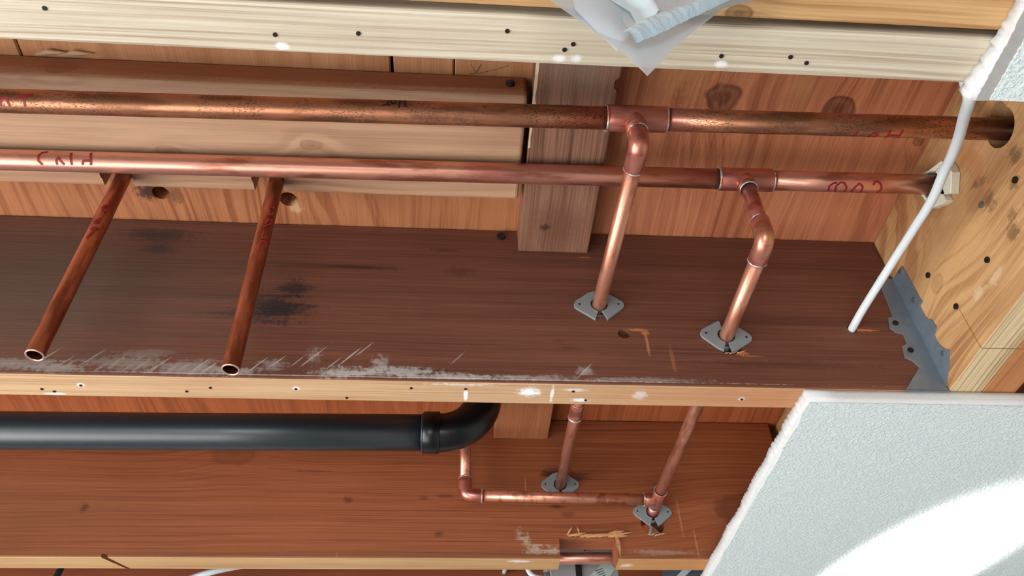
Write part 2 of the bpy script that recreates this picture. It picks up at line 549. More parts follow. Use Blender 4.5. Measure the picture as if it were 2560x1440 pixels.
M['ply_far'] = wood('plywood_far', lin(186, 104, 60), lin(142, 72, 38), axis='Y', pith=(-1.1, 0.8), freq=360, rc=0.5, fc=0.8, bc=0.5, warp=0.12, lines=2.4)
M['flat_board'] = wood('flat_blocking_pine', lin(208, 164, 130), lin(166, 118, 90), pith=(0.505, 0.80), freq=700, rc=0.42, fc=0.8, bc=0.6, warp=0.05, lines=1.6,
                       knots=[((-0.31, .53, ZT - .038), 0.010, .3), ((-0.16, .515, ZT - .038), 0.008, .35), ((-0.40, .444, ZT - .02), 0.012, .55)],
                       blobs=[((-0.15, .444, ZT), (.6, .004, .036), lin(150, 86, 54), .8, .3, .3)])
M['block_grey'] = wood('weathered_block', lin(152, 108, 86), lin(98, 62, 46), axis='Y', pith=(0.9, 0.8), freq=1300, rc=0.6, fc=1.1, bc=0.4, warp=0.03, lines=1.8,
                       blobs=[((0.11, .40, ZT - .038), (.06, .055, .02), lin(128, 106, 92), .7, .8, .8), ((0.113, .615, ZT - .038), (.05, .045, .03), lin(108, 66, 50), .5, .8, .6),
                              ((0.098, .62, ZT - .038), (.008, .006, .01), lin(44, 24, 18), .7, .7, 1.5), ((0.092, .535, ZT - .038), (.008, .006, .01), lin(52, 26, 18), .7, .7, 1.5)])
M['block_far'] = wood('reddish_block', lin(182, 116, 76), lin(140, 80, 48), axis='Y', pith=(0.9, 0.8), freq=1300, rc=0.4, fc=0.8, bc=0.4)
mould = []
rnd = random.Random(4)
for k in range(12):
    mould.append(((XR, 0.40 + rnd.random() * 0.09, 0.545 + rnd.random() * 0.10), (.02, .004 + rnd.random() * .010, .004 + rnd.random() * .010), lin(58, 44, 30), .55, .7, 1.8))
mould += [((XR, .530, .664), (.02, .026, .020), lin(150, 86, 50), .6, .6, .8), ((XR, .47, .66), (.02, .022, .05), lin(176, 112, 66), .5, .9, .8), ((XR, .372, .70), (.02, .04, .02), lin(110, 82, 50), .6, .9, 1.4), ((XR, .425, .692), (.02, .03, .016), lin(120, 92, 60), .6, .9, 1.4), ((XR, .555, .545), (.02, .014, .008), lin(226, 200, 160), .6, .7, 1.6), ((XR, .525, .537), (.02, .018, .008), lin(226, 200, 160), .5, .7, 1.6)]
M['header'] = wood('header_fir', lin(210, 164, 112), lin(156, 104, 64), axis='Y', pith=(0.62, 0.70), freq=420, rc=0.6, fc=0.9, bc=1.2, warp=0.16, lines=1.6, kst=0.8, blotch=11,
                   knots=[((XR, 0.515, 0.675), 0.040, 0.18), ((XR, 0.60, 0.60), 0.012, 0.3)], blobs=mould)
M['header_edge'] = wood('header_edge_fir', lin(226, 200, 156), lin(168, 132, 92), axis='Y', pith=(-0.6, 0.9), freq=1500, rc=0.7, fc=1.0, bc=0.5, lines=2.0, warp=0.03)
M['header_outer'] = wood('header_fir_outer', lin(200, 136, 84), lin(156, 92, 52), axis='Y', pith=(0.9, 0.9), freq=600, rc=0.4)
M['nail'] = plain('nail_steel', lin(52, 46, 42), 0.5, 0.6, .3)
M['nail_bright'] = plain('nail_bright', lin(150, 156, 160), 0.4, 0.8, .2)
M['dark'] = plain('hole_shade', lin(16, 12, 10), 0.9)  # near-black colour painted in for the shade of holes and slots
g = G('solder_tin')
M['solder'] = g.set(Base_Color=g.mix(g.smooth(g.noise(g.P, 130.0, 2.0, 0.5), 0.44, 0.52), lin(196, 118, 94), lin(206, 212, 208)), Roughness=0.4, Metallic=0.7)
PINK = lin(214, 140, 118)
M['cu_hot'] = copper('copper_hot', lin(200, 134, 100), lin(146, 96, 68), 0.5, speck=0.9, rough=0.30,
                     pink=[((0.128, .43, .6455), (.028, .03, .03), lin(210, 130, 104), .8, .6, .5), ((0.205, .43, .6455), (.03, .03, .03), lin(206, 134, 116), .8, .6, .6)])
M['cu_cold'] = copper('copper_cold', lin(224, 158, 136), lin(178, 112, 86), 0.35, rough=0.30,
                      pink=[((0.03, .53, .68), (.05, .03, .03), lin(196, 112, 94), .6, .8, .8), ((0.27, .527, .68), (.03, .03, .03), lin(206, 128, 108), .7, .6, .6), ((-0.38, .535, .68), (.16, .03, .03), lin(232, 172, 152), .6, .8, .4)])
M['cu_branch'] = copper('copper_branch', lin(222, 154, 126), lin(178, 108, 82), 0.35, rough=0.32, axis='Y')
M['cu_fit'] = copper('copper_fitting', lin(212, 136, 118), lin(172, 98, 82), 0.4, rough=0.30, pink=[((0.31, .515, .575), (.03, .03, .03), lin(206, 148, 96), .6, .8, .6)])
M['cu_stub'] = copper('copper_stub', lin(186, 108, 74), lin(136, 70, 44), 0.55, rough=0.38, axis='Z')
M['cu_cut'] = plain('copper_cut', lin(236, 190, 170), 0.35, 0.75, .05)
M['cu_in'] = plain('copper_inside', lin(96, 42, 28), 0.55, 0.7, .2)
M['ink_red'] = plain('marker_red', lin(150, 20, 28), 0.55, 0.0, .15, 300)
M['ink_black'] = plain('marker_black', lin(26, 12, 12), 0.55)
M['abs'] = plain('abs_black', lin(38, 48, 54), 0.36, 0.0, .12, 120, spec=1.0)
M['abs_fit'] = plain('abs_fitting', lin(16, 15, 15), 0.30, 0.0, .1, 120)
M['iso'] = plain('grey_plastic', lin(142, 146, 146), 0.5, 0.0, .05, 200)
M['cream'] = plain('cream_plastic', lin(226, 220, 198), 0.45, 0.0, .04, 200)
M['galv'] = plain('galvanised', lin(140, 154, 164), 0.36, 0.5, .14, 90)
M['gypsum'] = plain('gypsum_core', lin(224, 221, 217), 0.9, 0.0, .04, 220, bump=0.5)
M['kraft'] = plain('grey_paper', lin(176, 170, 164), 0.9, 0.0, .08, 200)
M['cable_white'] = plain('cable_white', lin(222, 226, 226), 0.42, 0.0, .02)
M['cable_black'] = plain('cable_black', lin(30, 34, 38), 0.4)
g = G('orange_peel_paint')
n1 = g.noise(g.P, 330.0, 3.0, 0.55)
n2 = g.noise(g.P, 150.0, 2.0, 0.5)
g.bump(g.ma('MULTIPLY_ADD', n2, 0.8, g.smooth(n1, 0.44, 0.64)), 0.42, 0.0022)
M['paint'] = g.set(Base_Color=lin(226, 234, 230), Roughness=0.55)
g = G('plastic_film')
nf_ = g.noise(g.P, 40.0, 3.0, 0.5)
g.bump(nf_, 0.3, 0.002)
tr = g.t.nodes.new('ShaderNodeBsdfTranslucent'); tr.inputs[0].default_value = (0.66, 0.78, 0.84, 1)
tp = g.t.nodes.new('ShaderNodeBsdfTransparent')
m1 = g.t.nodes.new('ShaderNodeMixShader'); m1.inputs[0].default_value = 0.45
m2 = g.t.nodes.new('ShaderNodeMixShader'); m2.inputs[0].default_value = 0.20
g.set(Base_Color=(0.66, 0.74, 0.79, 1), Roughness=0.28)
g.t.links.new(g.b.outputs[0], m1.inputs[1]); g.t.links.new(tr.outputs[0], m1.inputs[2])
g.t.links.new(m1.outputs[0], m2.inputs[1]); g.t.links.new(tp.outputs[0], m2.inputs[2])
g.t.links.new(m2.outputs[0], g.out.inputs[0])
M['film'] = g.m
g = G('plastic_film_hem')
g.bump(g.noise(g.P, 260.0, 3.0, 0.6), 0.4, 0.002)
g.set(Base_Color=(0.46, 0.60, 0.66, 1), Roughness=0.35)
M['film_hem'] = g.m
g = G('plastic_film_front')
g.bump(g.noise(g.scale(g.P, (90, 90, 12)), 1.0, 2.0, 0.5), 0.35, 0.003)
tr = g.t.nodes.new('ShaderNodeBsdfTranslucent'); tr.inputs[0].default_value = (0.66, 0.80, 0.84, 1)
m1 = g.t.nodes.new('ShaderNodeMixShader'); m1.inputs[0].default_value = 0.35
g.set(Base_Color=(0.64, 0.75, 0.79, 1), Roughness=0.25)
g.t.links.new(g.b.outputs[0], m1.inputs[1]); g.t.links.new(tr.outputs[0], m1.inputs[2])
g.t.links.new(m1.outputs[0], g.out.inputs[0])
M['film_front'] = g.m
M['wall'] = plain('wall_paint', lin(220, 222, 222), 0.7, 0, .03)
M['floor'] = plain('floor_covering', lin(168, 166, 164), 0.6, 0, .1, 8)
M['box_grey'] = plain('box_grey', lin(168, 162, 160), 0.45, 0.2, .06, 60)
M['sticker'] = plain('sticker', lin(176, 184, 172), 0.6, 0, .03)
M['print'] = plain('print_ink', lin(60, 64, 62), 0.7)

# ------------------------------------------------------------------ the room
RX0, RX1, RY0, RY1 = -2.30, 2.30, -2.00, 3.30
def zr(z): return z - Z0        # room height to camera based
props(box('floor', RX0, RX1, RY0, RY1, zr(-0.05), zr(0.0), M['floor']), kind='structure')
wl = box('wall_left', RX0 - 0.1, RX0, RY0, RY1, zr(0), zr(2.75), M['wall'])
cut(wl, [box_geo(RX0 - 0.2, RX0 + 0.1, -0.75, 1.05, zr(0.05), zr(2.0))])
props(wl, kind='structure')
wb = box('wall_back', RX0, RX1, RY0 - 0.1, RY0, zr(0), zr(2.75), M['wall'])
cut(wb, [box_geo(-1.3, 0.3, RY0 - 0.2, RY0 + 0.1, zr(0.36), zr(1.84))])
props(wb, kind='structure')
props(box('wall_right', RX1, RX1 + 0.1, RY0, RY1, zr(0), zr(2.75), M['wall']), kind='structure')
props(box('wall_front', RX0, RX1, RY1, RY1 + 0.1, zr(0), zr(2.75), M['wall']), kind='structure')
wf = empty('window_1', (RX0, 0.15, zr(0.05))); props(wf, kind='structure')
for a in ((-0.75, -0.70, .05, 2.0), (1.0, 1.05, .05, 2.0), (-0.70, 1.0, .05, .10), (-0.70, 1.0, 1.95, 2.0)):
    box('window_frame', RX0 - 0.08, RX0 - 0.03, a[0], a[1], zr(a[2]), zr(a[3]), M['wall'], wf)
wf = empty('added_back_window', (-0.5, RY0, zr(0.36))); props(wf, kind='structure')  # unseen window added to carry the frontal fill light
for a in ((-1.3, -1.25, .36, 1.84), (.25, .3, .36, 1.84), (-1.25, .25, .36, .41), (-1.25, .25, 1.79, 1.84)):
    box('window_frame', a[0], a[1], RY0 - 0.08, RY0 - 0.03, zr(a[2]), zr(a[3]), M['wall'], wf)

# the subfloor seen from below is the ceiling; its sheets are panels
ce = empty('ceiling', (0, 0.6, ZT)); props(ce, kind='structure')
TS = 0.018
def panel(x0, x1, y0, y1, m, holes=(), ts=TS):
    o = box('plywood_panel', x0, x1, y0, y1, ZT, ZT + ts, M[m], ce, 0.0015, 1)
    if holes: cut(o, holes)
    return o
panel(RX0, -0.4452, RY0, 0.52, 'ply_mid')
panel(-0.4436, -0.0768, RY0, 0.52, 'ply_mid')
panel(-0.0735, -0.0118, RY0, 0.52, 'ply_mid')
panel(-0.0106, 0.11, RY0, 0.52, 'ply_mid')
panel(RX0, 0.11, 0.5205, 0.682, 'ply_left', [cyl_geo((-0.3508, 0.6186, ZT), (0, 0, 1), 0.0098, 0.3), cyl_geo((-0.2045, 0.6219, ZT), (0, 0, 1), 0.0105, 0.3)], 0.075)
panel(0.1105, RX1, RY0, 0.682, 'ply_right')
panel(RX0, RX1, 0.6825, 1.085, 'ply_far')
panel(RX0, RX1, 1.0855, RY1, 'ply_far')
box('dark_hole_backing', RX0, RX1, RY0, RY1, ZT + TS + 0.09, ZT + TS + 0.11, M['dark'], ce)  # black sheet behind the subfloor holes; their inner shade is put into its colour


PENCIL = [[(0.0056, 0.4324), (0.0114, 0.4422), (0.0032, 0.4442)], [(0.0166, 0.4319), (0.0117, 0.4422)], [(0.0128, 0.4429), (0.0293, 0.4382), (0.0455, 0.4319)]]
for st in PENCIL:                                 # carpenter's pencil strokes on the strip by the pale joist
    v, f = [], []
    for (x, y) in st: v += [(x - .0004, y, ZT - .0001), (x + .0004, y + .0003, ZT - .0001)]
    for k in range(len(st) - 1): f.append((2 * k, 2 * k + 1, 2 * k + 3, 2 * k + 2))
    add('pencil_mark', v, f, M['print'], ce)

# ------------------------------------------------------------------ joists
def nail_hole_discs(parent, pts, z=None, r=0.0016):
    for (x, y) in pts:
        v, f = cyl_geo((x, y, H - 0.0001), (0, 0, 1), r, 0.0012, 10)
        add('nail_head_or_hole', v, f, M['nail'], parent)  # dark discs in place of nail holes, the shade inside painted as colour


JX0 = RX0 + 0.02
def joist(y0, t, m, label, xr=XR - 0.0015, bev=0.0022, edge=None):
    o = box('floor_joist', JX0, xr, y0, y0 + t, H, ZT - 0.0005, M[m], None, bev, 2)
    props(o, label, 'joist', 'floor joists')
    if edge: o.data.materials.append(M[edge])
    return o


def paint_edge(o):
    """the sawn underside of a board shows a paler wood than its old face"""
    if len(o.data.materials) < 2: return
    for pl in o.data.polygons:
        if pl.normal.z < -0.6 and pl.center.z < 0.003: pl.material_index = 1


j = joist(0.2115, TJ + 0.002, 'joist_a2', 'orange-toned joist at the very top edge, beside the pale joist')
j = joist(YA, 0.0352, 'joist_a', 'pale cream joist with nail holes crossing below the plastic film')
nail_hole_discs(j, [(-0.2743, 0.2668), (-0.1283, 0.2780), (-0.0725, 0.2742), (0.0737, 0.2747), (0.0682, 0.2792), (0.0278, 0.2673), (0.1786, 0.2785), (0.2406, 0.2807), (0.2277, 0.2767)])

jb = joist(YB, TJ, 'joist_b', 'dark brown stained joist in the middle, two grey collars on its face', edge='joist_b_edge')
ISO_B = [((0.1591, 0.6100), 1.9), ((0.2976, 0.5680), -6.0)]
ISO_C = [((0.1597, 0.6150), 0.7), ((0.2945, 0.5710), -1.2)]
yax = (0, 1, 0)
cut(jb, [cyl_geo((0.1597, YB + .018, 0.6075), yax, 0.0135, 0.09), cyl_geo((0.2985, YB + .018, 0.5592), yax, 0.0160, 0.09),
         tube_geo([(0.1822, YB - .012, 0.5715), (0.1870, YB + .05, 0.562)], 0.0068, 20),
         tube_geo([(0.4487, YB - .012, 0.5845), (0.4475, YB + .05, 0.584)], 0.0058, 16)])
paint_edge(jb)
nail_hole_discs(jb, [(-0.4205, 0.6843), (-0.4096, 0.6881), (-0.3800, 0.6770), (-0.2767, 0.6841), (-0.2516, 0.6772), (-0.1652, 0.6766), (-0.1145, 0.6905), (-0.0469, 0.6717), (0.0094, 0.6714), (0.1223, 0.6722), (0.1375, 0.6874), (0.3057, 0.6811)], r=0.0015)
v, f = cyl_geo((0.0495, YB - 0.001, 0.7215), (0.25, 1, 0.1), 0.0052, 0.004, 16)
add('nail_head_or_hole', v, f, M['nail'], jb)

jc = joist(YC, TJ, 'joist_c', 'reddish brown joist across the bottom with a rectangular notch', xr=0.5125, edge='joist_c_edge')
NX0, NX1, NZ = 0.1525, 0.2355, 0.5305
cut(jc, [cyl_geo((0.1597, YC + .018, 0.6130), yax, 0.0140, 0.09), cyl_geo((0.2925, YC + .018, 0.5530), yax, 0.0175, 0.09),
         box_geo(NX0, NX1, YC - .02, YC + .06, H - .02, NZ),
         prism_geo([(0.5125 - 0.010, ZT + .01), (0.53, ZT + .01), (0.53, ZT - 0.026)], lambda a, b, d: (a, YC - .02 + d * .08, b)),
         prism_geo([(-0.4790, YC - .004), (-0.4700, YC - .004), (-0.4430, YC + .040), (-0.4480, YC + .040)], lambda a, b, d: (a, b, H - .01 + d * .0155))])
paint_edge(jc)
# torn fibres round the notch
rnd = random.Random(11)
M['splinter'] = wood('splintered_fir', lin(222, 166, 116), lin(186, 118, 72), freq=600, rc=.3)
def splinter(a, b, w, t):
    a, b = Vector(a), Vector(b)
    d = (b - a).normalized()
    n = Vector((0, -1, 0))
    s = d.cross(n).normalized() * w
    mid = a.lerp(b, 0.45)
    vs = [a - s * .7, a + s * .7, mid + s + n * t * 1.2, mid - s + n * t, b + n * t * .5, a - s * .7 + n * t, a + s * .7 + n * t]
    fs = [(0, 1, 2, 3), (3, 2, 4), (0, 3, 5), (1, 6, 2), (5, 3, 2, 6), (0, 5, 6, 1)]
    add('splinter', vs, fs, M['splinter'], jc)
for k in range(9):
    x = NX0 + 0.014 + k * 0.0085
    z = NZ + 0.001 + rnd.random() * 0.004
    splinter((x, YC - .0005, z), (x + 0.014 + rnd.random() * .02, YC - .002 - rnd.random() * .004, z + rnd.random() * .006 - .001), 0.0012 + rnd.random() * .0012, 0.0015)
splinter((NX1 + .001, YC, NZ + .002), (NX1 + .0022, YC - .003, H - .001), 0.0028, 0.003)
splinter((NX1 - .012, YC, NZ + .004), (NX1 + .013, YC - .004, NZ + .009), 0.0034, 0.0025)
splinter((NX0 + .012, YC, NZ + .004), (NX0 + .020, YC - .003, NZ + .016), 0.0014, 0.001)
splinter((NX0 + .030, YC, NZ + .005), (NX0 + .027, YC - .003, NZ + .017), 0.0012, 0.001)
for k in range(5):
    x = 0.283 + k * 0.005
    splinter((x, YC, 0.5345 + abs(k - 2) * .0012), (x + .005, YC - .004, 0.5325 + rnd.random() * .004), 0.0012, 0.0012)
for k in range(5):
    x = 0.292 + k * 0.0045
    a = Vector((x, YB, 0.5440 + abs(k - 1) * .0009)); b = Vector((x + .006, YB - .003, 0.5435 + rnd.random() * .004))
    d = (b - a).normalized(); s = d.cross(Vector((0, -1, 0))) * .0009
    add('splinter', [a - s, a + s, b, a + Vector((0, -.0012, 0))], [(0, 1, 2), (0, 2, 3), (1, 3, 2), (0, 3, 1)], M['splinter'], jb)
joist(YD, TJ, 'joist_d', 'far joist glimpsed below the notched joist at the bottom edge')

# ------------------------------------------------------------------ blocking
M['pale_splinter'] = plain('pale_splinter', lin(232, 204, 164), 0.7)
fb = box('blocking_board', JX0, 0.0640, 0.4440, 0.5800, ZT - 0.038, ZT - 0.0004, M['flat_board'], None, 0.004, 3)
props(fb, 'wide flat pine board under the subfloor, left, behind the two main pipes', 'board')
cut(fb, [cyl_geo((-0.3745, 0.5635, ZT - .02), (0, 0, 1), 0.0172, 0.08), box_geo(-0.3905, -0.3585, 0.566, 0.60, ZT - .06, ZT + .02),
         cyl_geo((-0.2130, 0.5620, ZT - .02), (0, 0, 1), 0.0172, 0.08), box_geo(-0.2290, -0.1970, 0.565, 0.60, ZT - .06, ZT + .02)])
v, f = cyl_geo((0.0465, 0.4430, 0.7178), (0.2, 1, -0.2), 0.0046, 0.005, 14)
add('nail_head_or_hole', v, f, M['nail'], fb)
for (a, b, c_) in (((-0.430, .4430, ZT - .003), (-0.398, .437, ZT - .006), .0035), ((-0.408, .4430, ZT - .002), (-0.372, .438, ZT - .004), .003)):
    a, b = Vector(a), Vector(b)
    s = Vector((0, 0, c_))
    add('splinter', [a, a + s, b + s * .6, b, (a + b) / 2 + Vector((0, -.006, -.003)), (a + b) / 2 + Vector((0, -.005, .002))], [(0, 1, 5, 4), (5, 2, 3, 4), (0, 4, 3), (1, 2, 5)], M['pale_splinter'], fb)

def block(x0, x1, y0, y1, m, label):
    o = box('blocking_piece', x0, x1, y0, y1, ZT - 0.038, ZT - 0.0004, M[m], None, 0.0018, 2)
    return props(o, label, 'block', 'short blocks between the joists')
bk = block(0.0695, 0.1545, YA + 0.0356, YB - 0.0003, 'block_grey', 'weathered grey-brown block crossing behind both main pipes')
cut(bk, [cyl_geo((0.1590, 0.428, ZT - .03), (0.1, 0.3, 1), 0.009, 0.10, 12)])
rnd = random.Random(8)
ed = [(0.0692, 0.2935)] + [(0.0722 + rnd.uniform(-.0012, .0018), 0.2935 + k * .0125) for k in range(18)] + [(0.0692, 0.508)]
prism('torn_edge', ed, lambda a, b, d: (a, b, ZT - .0372 - d * .0012), M['pale_splinter'], bk)
block(0.0603, 0.1460, YB + TJ + 0.0003, YC - 0.0003, 'block_far', 'reddish block right of the black elbow in the lower bay')

# ------------------------------------------------------------------ header at the right
def header(x0, x1, y0, y1, m, label):
    o = box('header_board', x0, x1, y0, y1, H + 0.001, ZT - 0.0004, M[m], None, 0.0015, 2)
    return props(o, label, 'header board', 'boards of the header at the right')
hn = header(XR, XR + 0.038, RY0 + .01, RY1 - .01, 'header', 'golden header board at right, bored for the two copper mains')
cut(hn, [tube_geo([(XR - .03, 0.4230, 0.6440), (XR + .06, 0.4215, 0.6440)], 0.0205, 28), cyl_geo((XR, 0.4150, 0.6560), (1, 0, 0), 0.0120, 0.14), cyl_geo((XR, 0.5252, 0.6818), (1, 0, 0), 0.0180, 0.14),
         box_geo(XR - .01, XR + .004, .5882, .5890, H - .01, H + .0535), box_geo(XR - .01, XR + .05, .5882, .5892, H - .01, H + .006)])
hn.data.materials.append(M['header_edge'])
paint_edge(hn)
ho = header(XR + 0.0385, XR + 0.0765, RY0 + .01, RY1 - .01, 'header_outer', 'outer reddish header board at the right edge behind the bored one')
cut(ho, [cyl_geo((XR + .06, 0.4215, 0.6440), (1, 0, 0), 0.0205, 0.10), box_geo(XR + .03, XR + .09, .5882, .5892, H - .01, H + .006)])
hf = hn
for (y, z, b, p_) in ((0.6039, 0.6184, 0, hf), (0.5222, 0.5590, 0, hn), (0.5899, 0.5579, 0, hf), (0.4913, 0.6076, 1, hn), (0.4432, 0.5872, 0, hn)):
    v, f = cyl_geo((XR - 0.0004, y, z), (1, 0, 0), 0.0033, 0.003, 14)
    add('nail_head_or_hole', v, f, M['nail_bright' if b else 'nail'], p_)

# joist hanger
hg = empty('joist_hanger', (XR - .002, YB - .002, H), 'galvanised steel joist hanger in the corner where the dark joist meets the header', 'joist hanger')
js = [(XR - .0012, 0.6660), (0.5080, 0.6701), (0.5062, 0.643), (0.5035, 0.6042), (0.4967, 0.6015), (0.4935, 0.5866), (0.4985, 0.5800), (0.5058, 0.5772), (0.5046, 0.5629), (0.498, 0.5592), (0.4946, 0.5430), (0.5015, 0.5386), (0.5061, 0.5296), (0.4790, 0.4990), (XR - .0012, 0.4990)]
prism('joist_flange', js, lambda a, b, d: (a, YB - 0.0003 - d * 0.0014, b), M['galv'], hg)
hd = [(0.6590, 0.6660), (0.6335, 0.6640), (0.6325, 0.6136), (0.6321, 0.6037), (0.6385, 0.6028), (0.6385, 0.584), (0.6318, 0.5762), (0.6302, 0.5640), (0.6390, 0.5598), (0.6405, 0.5516), (0.6365, 0.5388), (0.6302, 0.5311), (0.6370, 0.5216), (0.6590, 0.5045)]
prism('header_flange', hd, lambda a, b, d: (XR - 0.0003 - d * 0.0014, a, b), M['galv'], hg)
box('seat', 0.480, XR - .0012, YB - .0017, YB + TJ + .0017, H - .0016, H - .0002, M['galv'], hg)
for (y, z) in ((0.6402, 0.6600), (0.6415, 0.6157), (0.6400, 0.5344)):
    v, f = cyl_geo((XR - .0020, y, z), (1, 0, 0), 0.0030, 0.0022, 14); add('nail_head_or_hole', v, f, M['nail_bright'], hg)
for (x, z) in ((0.5023, 0.5935), (0.5047, 0.5533)):
    v, f = cyl_geo((x, YB - .0020, z), (0, 1, 0), 0.0034, 0.0022, 14); add('nail_head_or_hole', v, f, M['nail'], hg)


# ------------------------------------------------------------------ writing on pipes
def writing(strokes, base, axis, r, mat, parent, wd=0.0019):
    """marker strokes lying on a round pipe: (distance along it, angle in degrees)"""
    ax = Vector(axis).normalized()
    vert = abs(ax.z) > 0.9
    v, f = [], []
    rr = r + 0.00018
    for st in strokes:
        pts = []
        for (a, b) in zip(st[:-1], st[1:]):
            n = max(2, int(max(abs(b[0] - a[0]) / 0.0012, abs(b[1] - a[1]) / 8)))
            for k in range(n): pts.append((a[0] + (b[0] - a[0]) * k / n, a[1] + (b[1] - a[1]) * k / n))
        pts.append(st[-1])
        q = [(s, math.radians(t) * rr) for s, t in pts]
        s0 = len(v)
        for i, (s, t) in enumerate(q):
            a, b = q[max(i - 1, 0)], q[min(i + 1, len(q) - 1)]
            d = Vector((b[0] - a[0], b[1] - a[1])).normalized()
            n = Vector((-d.y, d.x)) * wd / 2
            for sg in (-1, 1):
                ss, th = s + n.x * sg, (t + n.y * sg) / rr
                if vert: v.append(Vector((base[0] + math.sin(th) * rr, base[1] - math.cos(th) * rr, ss)))
                else:
                    c = Vector(base) + ax * ((ss - base[0]) / ax.x)
                    v.append(c + Vector((0, -math.cos(th) * rr, math.sin(th) * rr)))
        for i in range(len(q) - 1):
            k = s0 + 2 * i
            f.append((k, k + 1, k + 3, k + 2))
    return add('marker_writing', v, f, M[mat], parent)


def sleeve(name, path, r, mat, parent, seg=22):
    """a fitting: a pipe length with a slight bead at each end"""
    P = [Vector(p) for p in path]
    d0, d1 = (P[1] - P[0]).normalized(), (P[-1] - P[-2]).normalized()
    Q = [P[0], P[0] + d0 * .0008] + P[1:-1] + [P[-1] - d1 * .0008, P[-1]]
    R = [r - .0004, r] + [r] * (len(P) - 2) + [r, r - .0004]
    return tube(name, Q, R, M[mat], parent, seg)


# hot main: one soldered assembly
HA, HB = Vector((-0.4274, .4398, .6455)), Vector((.5274, .4258, .6455))
hd_ = (HB - HA).normalized()
def hp(x): return HA + hd_ * ((x - HA.x) / hd_.x)
RM, RS = 0.01111, 0.00795
hot = empty('hot_water_pipe', hp(0.16), 'upper copper main with dark speckles and a branch dropping to the left collar', 'copper pipe')
tube('main_pipe', [hp(JX0 + .01), hp(-0.6), hp(0), hp(0.142)], RM, M['cu_hot'], hot, 28)
tube('main_pipe', [hp(0.19), hp(0.36), hp(XR + .07)], RM, M['cu_hot'], hot, 28)
te = sleeve('tee_fitting', [hp(0.1375), hp(0.15), hp(0.18), hp(0.1945)], 0.0127, 'cu_fit', hot, 28)
HXT = 0.1635
hc = hp(HXT)
n0 = hc + Vector((0, -.0005, -.004)); n1_ = hc + Vector((-.0003, -.0030, -0.0255))
tube('branch_socket', [n0, hc + Vector((0, -.001, -.010)), n1_], [0.0112, 0.0102, 0.0098], M['cu_fit'], te, 22)
solder(hp(0.1372), hd_, 0.0124, te, .0011); solder(hp(0.1950), hd_, 0.0122, te, .0007)
solder(n1_, (0, .1, 1), 0.0093, te, .0010)
PB1 = Vector((0.1591, YB - .02, 0.6090))
e0, e1 = n1_ + Vector((0, .0002, -.001)), hc + Vector((-.0012, -.0030, -.0455))
dirb = (PB1 - e1).normalized()
elp = fillet([e0, e1, e1 + dirb * 0.030], 0.0135, 10)
sleeve('elbow_fitting', elp, 0.0096, 'cu_fit', hot)
solder(elp[-1], dirb, 0.0092, hot, .0008)
b_end = Vector((0.1597, YC + .012, 0.6140))
tube('branch_pipe', [elp[-1] - dirb * .002, PB1, Vector((0.1594, YB + .2, .6110)), b_end], RS, M['cu_branch'], hot, 22)
cpl = Vector((0.1594, 0.868, .6110))
sleeve('coupling', [cpl - Vector((0, .02, 0)), cpl, cpl + Vector((0, .012, 0))], 0.0092, 'cu_fit', hot)
solder(cpl + Vector((0, .0125, 0)), (0, 1, 0), 0.0090, hot, .0010)
writing([[(-0.4228, -45), (-0.418, -43), (-0.4142, -44)], [(-0.4201, -45), (-0.4212, -80)], [(-0.4153, -43), (-0.4131, -80)], [(-0.4083, -43), (-0.4036, -35), (-0.3922, -20)], [(-0.3998, -36), (-0.3999, -80)],
         [(-0.440, -20), (-0.440, -80)], [(-0.431, -20), (-0.431, -80)], [(-0.440, -50), (-0.431, -50)]], HA, hd_, RM, 'ink_red', hot, .0023)
writing([[(-0.0766, -27), (-0.0715, -15), (-0.0706, 8)], [(-0.0715, -19), (-0.0688, -24)], [(-0.0685, 20), (-0.0685, -3), (-0.0669, -12), (-0.0649, -13), (-0.0642, 6), (-0.0650, 22)], [(-0.0601, 24), (-0.0606, -35)], [(-0.0555, 24), (-0.0548, -30)], [(-0.0603, 8), (-0.0553, 8)]], HA, hd_, RM, 'ink_black', hot, .0017)
writing([[(0.3814, -88), (0.3810, -111), (0.3800, -140)], [(0.3950, -132), (0.3965, -103), (0.3989, -93), (0.4025, -102), (0.4030, -132), (0.3990, -142), (0.3950, -132)], [(0.4131, -74), (0.4134, -100), (0.4140, -145)], [(0.4252, -72), (0.4250, -101), (0.4245, -145)], [(0.4134, -108), (0.4250, -108)]], HA, hd_, RM, 'ink_red', hot, .0023)

# cold main
CA, CB = Vector((-0.4789, .5367, .6818)), Vector((.5274, .5252, .6818))
cd_ = (CB - CA).normalized()
def cp(x): return CA + cd_ * ((x - CA.x) / cd_.x)
cold = empty('cold_water_pipe', cp(0.30), 'lower copper main with red writing and a bent branch to the right collar', 'copper pipe')
tube('main_pipe', [cp(JX0 + .01), cp(-.6), cp(0), cp(0.284)], RM, M['cu_cold'], cold, 28)
tube('main_pipe', [cp(0.334), cp(.42), cp(XR + .02)], RM, M['cu_cold'], cold, 28)
te = sleeve('tee_fitting', [cp(0.2795), cp(0.295), cp(0.325), cp(0.3385)], 0.0127, 'cu_fit', cold, 28)
cc = cp(0.3065)
t1 = Vector((0.3050, 0.5205, 0.6560))
tube('branch_socket', [cc + Vector((0, -.001, -.004)), cc + Vector((-.0005, -.003, -.011)), t1], [0.0112, 0.0102, 0.0098], M['cu_fit'], te, 22)
solder(cp(0.2792), cd_, 0.0124, te, .0011); solder(cp(0.3388), cd_, 0.0122, te, .0008)
solder(t1, (0, .2, 1), 0.0093, te, .0010)
ec = Vector((0.3000, 0.5140, 0.5700))
PB2 = Vector((0.2977, YB - .01, 0.5672))
dr = (ec - t1).normalized()
tube('drop_pipe', [t1 - dr * .004, t1.lerp(ec, .5), ec - dr * .022], RS, M['cu_fit'], cold, 22)
